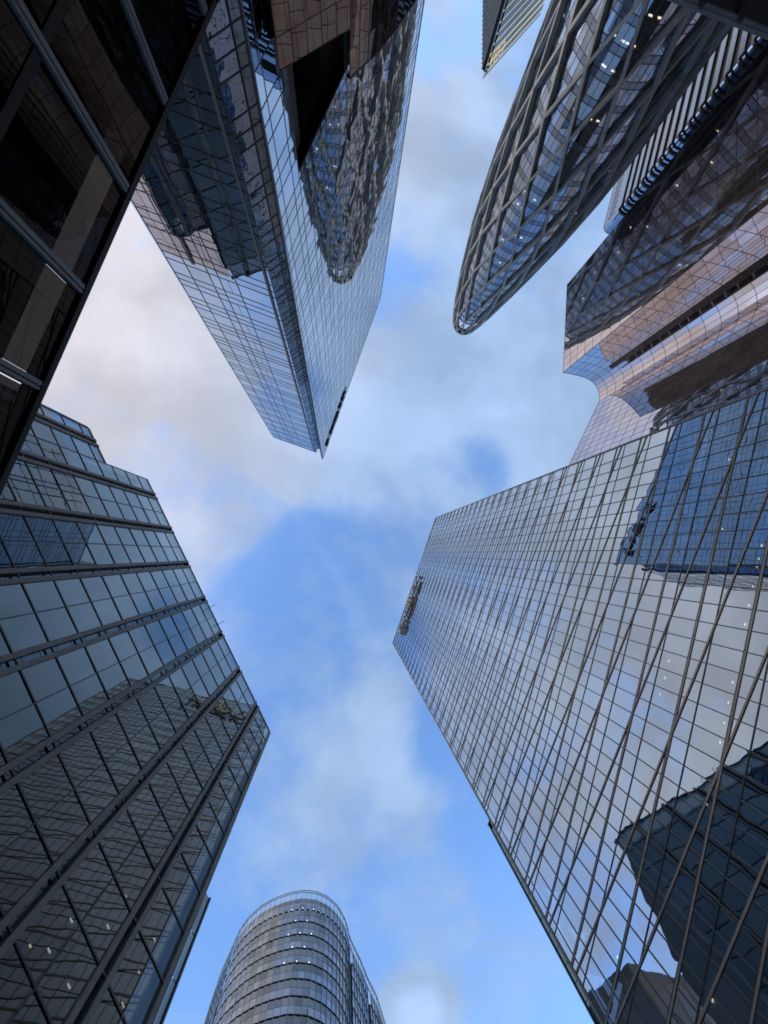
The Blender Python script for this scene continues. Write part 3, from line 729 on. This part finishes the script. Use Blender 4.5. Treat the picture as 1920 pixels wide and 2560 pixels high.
# ================================================================== prow tower with lit gold lines (top)
def prow_tower():
    Z = 150.0; tip = Vector((60.0, -207.2, 0)); eR = Vector((.608, -.794, 0)); eL = Vector((.043, -.999, 0)); 
    T = thing('prow_tower', 'distant prow shaped tower with glowing gold lines and lit letters, top edge', 'skyscraper', (tip + eR*18 + eL*18)[:2])
    a0 = tip; st0 = tip + Vector((-.55, -3.4, 0))
    f = Frame.through((tip + eR*46)[:2], tip[:2]); f.n = -f.n if f.n.dot(tip) < 0 else f.n
    fR = Frame.through(tip[:2], (tip + eR*46)[:2])
    if fR.m.dot(-tip) < 0: fR = Frame.through((tip + eR*46)[:2], tip[:2])
    fL = Frame.through(st0[:2], (st0 + eL*44)[:2])
    if fL.m.dot(-tip) < 0: fL = Frame.through((st0 + eL*44)[:2], st0[:2])
    def sgn(fr, p): return fr.e.dot(p)
    def wall(fr, p, q, z0, z1, mat, name):
        a, b = sorted((sgn(fr, p), sgn(fr, q))); MB().poly([fr.P(a, z0), fr.P(b, z0), fr.P(b, z1), fr.P(a, z1)]).build(name, mat, T)
    h = 3.38
    a, b = sorted((sgn(fR, tip), sgn(fR, tip + eR*46)))
    cells = []
    for k in range(0, 34):
        z1 = Z - 1.7 - h*k
        for s in arange(a, b, 2.3)[:-1]: cells.append([fR.P(x, y) for x, y in inset(s, min(s + 2.3, b), z1 - h, z1, .06)])
    emit_panes(cells, T, 'glass_x', 150, tilt=.003)
    MB().poly([fR.P(a, Z - 1.7), fR.P(b, Z - 1.7), fR.P(b, Z), fR.P(a, Z)]).build('parapet', 'panel_grey', T)
    for k in range(0, 16):
        z = Z - 1.7 - h*k; th = (.22, .40, .40, .2, .13, .13)[k] if k < 6 else .12
        MB().box(fR.P(a, z, .02), fR.e*(b - a), (0, 0, th), fR.m*.1).build('light_strip', 'gold_light', T)
    a, b = sorted((sgn(fL, st0), sgn(fL, st0 + eL*44)))
    MB().poly([fL.P(a, 8), fL.P(b, 8), fL.P(b, Z - 1), fL.P(a, Z - 1)]).build('side_glazing', 'glass_xs', T)
    for s in arange(a, b, 2.4): MB().box(fL.P(s, 8, 0), fL.e*.35, (0, 0, Z - 9), fL.m*.4).build('side_rib', 'panel_grey', T)
    # dark recess at the prow
    m = MB(); m.poly([(st0.x, st0.y, 8), (tip.x + 1.2, tip.y - .9, 8), (tip.x + 1.2, tip.y - .9, Z + CZ - 1), (st0.x, st0.y, Z + CZ - 1)]); m.build('prow_recess', 'black_void', T)
    MB().beam((tip.x, tip.y, 8), (tip.x, tip.y, Z + CZ), (-tip).normalized(), .3, -.3, .2).build('prow_post', 'rail_metal', T)
    MB().prism([tuple((tip + eR*2 + eL*1.5)[:2]), tuple((tip + eR*45 + eL*1.5)[:2]), tuple((tip + eR*40 + eL*40)[:2]), tuple((st0 + eL*43 + eR*.6)[:2]), tuple((st0 + eL*1 + eR*.6)[:2])], .2, Z).build('core', 'interior', T)
    # lit letters C B X: read with the prow on the right
    far = 1 if sgn(fR, tip + eR) > sgn(fR, tip) else -1; s_t = sgn(fR, tip)
    zb_ = Z - 1.7 - h - 2.4; H = 4.8
    def S(u): return s_t + far*u
    def strokes(segs):
        m = MB()
        for u0, v0, u1, v1 in segs: m.beam(fR.P(S(u0), zb_ + v0*H), fR.P(S(u1), zb_ + v1*H), fR.m, .17, .12, .22)
        m.build('lit_letter', 'gold_light', T)
    arc = lambda cu, cv, ru, rv, d0, d1, n=12: [(cu + ru*math.cos(math.radians(d0 + (d1-d0)*k/n)), cv + rv*math.sin(math.radians(d0 + (d1-d0)*k/n)), cu + ru*math.cos(math.radians(d0 + (d1-d0)*(k+1)/n)), cv + rv*math.sin(math.radians(d0 + (d1-d0)*(k+1)/n))) for k in range(n)]
    strokes([(1.3, 0, 4.1, 1), (4.1, 0, 1.3, 1)])
    strokes([(8.3, 0, 8.3, 1), (8.3, 1, 6.8, 1), (8.3, .52, 6.6, .52), (8.3, 0, 6.6, 0)] + arc(6.8, .76, -.9, .24, -90, 90) + arc(6.6, .26, -1.0, .26, -90, 90))
    strokes(arc(11.2, .5, 1.8, .5, 225, 495))
prow_tower()

# ================================================================== round-nosed tower (bottom)
def round_tower():
    Z = 120.0; k_ = 1.2
    T = thing('round_nosed_tower', 'grey shingled tower with a rounded front and a railing round its roof, bottom edge', 'skyscraper', (-10, 125))
    ctrl = [(-36.5, 128), (-33.6, 116), (-31.3, 108.9), (-28.6, 103), (-26.6, 98.7), (-24.4, 96.0), (-21.4, 93.6), (-17.8, 91.9), (-14.2, 91.0), (-10.4, 90.6), (-6.8, 91.2), (-3.6, 92.8), (-.9, 95.4), (1.0, 98.6), (1.9, 101.5), (2.4, 103.6), (5.2, 109), (7.4, 114.2), (9.5, 118), (12.5, 127)]
    # resample to ~1.35 m columns
    pts = [ctrl[0]]; acc = 0; stp = 1.38
    for p, q in zip(ctrl, ctrl[1:]):
        d = math.hypot(q[0]-p[0], q[1]-p[1]); t = stp - acc
        while t <= d:
            pts.append((p[0] + (q[0]-p[0])*t/d, p[1] + (q[1]-p[1])*t/d)); t += stp
        acc = d - (t - stp)
    h = 3.38; base = Z - 2.7
    cells = []; dash = MB(); ribs = MB(); nose = (-8, 104)
    slits = {14, 15} ; 
    gaps = set()
    for i, (p, q) in enumerate(zip(pts, pts[1:])):
        f = Frame.through(q, p)
        if f.m.dot(Vector((p[0] - nose[0], p[1] - nose[1] - 6, 0))) < 0: f = Frame.through(p, q)
        near = min(abs(p[0] - 2.1) + abs(p[1] - 102.5), abs(p[0] - 7) + abs(p[1] - 113.5), abs(p[0] + 27.4) + abs(p[1] - 100.3), abs(p[0] + 33) + abs(p[1] - 114))
        slit = near < .95
        for k in range(24):
            z1 = base - h*k
            if slit:
                cells.append(([f.P(a, b, -.9) for a, b in inset(f.s0, f.s1, z1 - h, z1, .0)], 'black_void')); continue
            tl = .10
            a, b = f.s0 + .03, f.s1 - .03
            for (za, zb_, m) in ((z1 - 1.55, z1 - .05, 'panel_f'), (z1 - h + .28, z1 - 1.6, 'glass_f')):
                cells.append(([f.P(a, za, tl), f.P(b, za, tl*.2), f.P(b, zb_, 0), f.P(a, zb_, tl*.8)], m))
            sh = .0 if k != 5 else 0
            dash.box(f.P(f.s0 + .2, z1 - h - .05, -.2), f.e*(f.s1 - f.s0 - .42), (0, 0, .30), f.m*.32)  # solid near-black dash at each floor line
        if not slit:
            ribs.beam(f.P(f.s1, base - 24*h), f.P(f.s1, base), f.m, .07, -.02, .14)
            MB().beam(f.P(f.s0, base - .3), f.P(f.s0, Z), f.m, .12, -.05, .10).build('rail_post', 'rail_metal', T)
            MB().poly([f.P(f.s0 + .1, base + .2), f.P(f.s1 - .1, base + .2), f.P(f.s1 - .1, Z - .75), f.P(f.s0 + .1, Z - .75)]).build('rail_pane', 'glass_clear', T)
    emit_panes(cells, T, 'panel_f', 300, tilt=.008, name='facade_panel', rest='facade_panels')
    dash.build('floor_dashes', 'black_void', T, kind='stuff'); ribs.build('fins', 'panel_grey', T, kind='stuff')
    for z in (Z, Z - .6, base - .1):
        m = MB()
        for p, q in zip(pts, pts[1:]):
            m.beam((p[0], p[1], z + CZ), (q[0], q[1], z + CZ), Vector((p[0] - nose[0], p[1] - nose[1] - 8, 0)), .10 if z > base else .25, -.1, .06)
        m.build('rail' if z > base else 'coping', 'rail_metal', T)
    ins = [(nose[0] + (x - nose[0])*.93, nose[1] + 8 + (y - nose[1] - 8)*.93) for x, y in ctrl] + [(8, 150), (-34, 150)]
    MB().prism(ins, .2, base).build('core', 'interior', T)
    # lamps on the nose storeys
    best = sorted(range(len(pts) - 1), key=lambda i: pts[i][1])[:5]
    for k in (0, 1, 2, 3, 4, 9):
        for j, i in enumerate(sorted(best)):
            if (j + k) % 2 == 0:
                p, q = pts[i], pts[i+1]; f = Frame.through(q, p)
                if f.m.dot(Vector((p[0] - nose[0], p[1] - nose[1] - 6, 0))) < 0: f = Frame.through(p, q)
                MB().box(f.P((f.s0+f.s1)/2, base - h*(k+1) + .3, .05), f.e*.09, (0, 0, .26), f.m*.08).build('facade_lamp', 'lamp_white', T)
round_tower()

# ================================================================== low dark building (top left corner)
def low_building():
    fr = Frame((-.9543, -.2989), .808*15.5); Z = 15.5; k = Z / 20
    T = thing('low_dark_building', 'low near building of dark brown glass with slim grey double piers, top left corner', 'building', fr.P(-6, 0, -6)[:2])
    s0, s1 = -27.2*k, 16.0; zs = [-1.6, 3.4, 10.85, Z - .15]
    piers = [x*k for x in (-25.7, -19.75, -14.33, -8.5, -3.3)] + [1.9, 6.4, 10.9]
    cols = []; prev = s0
    for p in piers: cols.append((prev, p - .2)); prev = p + .2
    cols.append((prev, s1))
    cells = []
    for a, b in cols:
        for j in range(3): cells.append([fr.P(x, y) for x, y in inset(a, b, zs[j], zs[j+1], .04)])
    emit_panes(cells, T, 'glass_j', 60, tilt=.002)
    for p in piers:
        c = MB().box(fr.P(p - .2, -1.6, -.1), fr.e*.38, (0, 0, Z + 1.6), fr.m*.10).build('pier', 'dark_metal', T)
        MB().box(fr.P(p - .2, -1.6, -.05), fr.e*.17, (0, 0, Z + 1.4), fr.m*.18).build('pier_fin', 'pier_light', c)
        MB().box(fr.P(p + .03, -1.6, -.05), fr.e*.11, (0, 0, Z + 1.4), fr.m*.18).build('pier_fin', 'pier_light', c)
    for z in zs[1:3]: bar(MB(), fr, (s0, z), (s1, z), .30, -.05, .04).build('transom', 'jet', T)
    MB().box(fr.P(s0, Z - .12, -.6), fr.e*(s1 - s0), (0, 0, .26), fr.m*.72).build('coping', 'jet', T)
    MB().box(fr.P(s0 - .3, -1.6, -.6), fr.e*.35, (0, 0, Z + 1.7), fr.m*.8).build('corner_post', 'dark_metal', T)
    MB().prism([tuple(fr.P(s, 0, d)[:2]) for s, d in ((s0 + .2, -1.4), (s1, -1.4), (s1, -14), (s0 + .2, -8))], .2, Z + CZ - .3).build('core', 'interior', T)
low_building()

# ================================================================== glazed podium under the wedge tower
def podium():
    d1 = Vector((.767, -.642, 0)); A = Vector((.25, -31.96, 0)); Lp = A - d1*5.4; curve = [A, Vector((2.10, -34.13, 0)), Vector((3.44, -36.25, 0)), Vector((4.9, -38.85, 0)), Vector((6.6, -42.3, 0)), Vector((8.6, -46.5, 0))]
    T = thing('brown_glass_podium', 'brown tinted mirror glass podium bending under the wedge tower', 'building', (4, -46))
    f = Frame.through(Lp[:2], A[:2])
    if f.m.dot(-A) < 0: f = Frame.through(A[:2], Lp[:2])
    a, b = sorted((f.s0, f.s1)); cells = []
    for s in arange(a, b, 1.08)[:-1]:
        for z in arange(0, 21.4, 1.53)[:-1]: cells.append([f.P(x, y) for x, y in inset(s, min(s + 1.08, b), z, z + 1.53, .015)])
    for s in arange(a, b, 1.08): bar(MB(), f, (s, -1.05), (s, 21.4), .03, -.02, .025).build('mullion', 'dark_metal', T)
    for z in arange(0, 21.4, 1.53): bar(MB(), f, (a, z), (b, z), .025, -.02, .02).build('transom', 'dark_metal', T)
    for p, q in zip(curve, curve[1:]):
        g = Frame.through(p[:2], q[:2])
        if g.m.dot(-A) < 0: g = Frame.through(q[:2], p[:2])
        m_ = (g.s0 + g.s1)/2; x0, x1 = sorted((g.s0, g.s1)); n = max(1, round((x1 - x0)/1.1))
        for k in range(n):
            u0, u1 = x0 + (x1-x0)*k/n, x0 + (x1-x0)*(k+1)/n
            for z in [24 - 1.53*j for j in range(1, 16)]: cells.append([g.P(x, y) for x, y in inset(u0, u1, z, z + 1.53, .015)])
            bar(MB(), g, (u0, 0), (u0, 24), .03, -.02, .025).build('mullion', 'dark_metal', T)
        bar(MB(), g, (x0, 24), (x1, 24), .08, -.3, .03).build('coping', 'dark_metal', T)
    emit_panes(cells, T, 'glass_p', 200, tilt=.006)
    MB().prism([tuple(p[:2]) for p in ([Lp + Vector((-.3, -.7, 0)), A + Vector((-.2, -.6, 0))])] + [(1.2, -33.8)] + [(x - .5, y - .3) for x, y, _ in curve[1:]] + [(2, -50), (-9, -36)], .1, 22).build('core', 'black_void', T)
    MB().prism([(A.x - .35, A.y - .4)] + [(x - .5, y - .3) for x, y, _ in curve[1:]] + [(5.5, -49), (-.4, -36)], 22, 24 + CZ - .2).build('core', 'interior', T)
podium()

# ================================================================== dark canopy (top right corner)
def canopy():
    Z = 22.0; a = Vector((22.2, -38.7, Z + CZ)); b = Vector((36.5, -34.7, Z + CZ)); e = (b - a).normalized(); back = Vector((e.y, -e.x, 0)) 
    if back.y > 0: back = -back
    T = thing('dark_canopy', 'dark steel canopy edged with twin rails in the top right corner', 'canopy', (32, -44))
    a = a - e*8; Ln = 26
    MB().box(a + back*.9, e*Ln, back*10, (0, 0, .25)).build('roof_sheet', 'dark_metal', T)
    for d, w in ((0, .16), (.55, .13)): MB().box(a + back*d + Vector((0, 0, -.1)), e*Ln, back*w, (0, 0, .25)).build('edge_rail', 'frame_metal', T)
    for k in range(9): MB().box(a + e*(1.5 + k*3.0), e*.3, back*10.5, (0, 0, -.35)).build('rib', 'interior', T)
    for k in (3, 18): 
        p = a + e*k + back*8; MB().box((p.x, p.y, 0), e*.45, back*.45, (0, 0, Z + CZ)).build('post', 'dark_metal', T)
canopy()
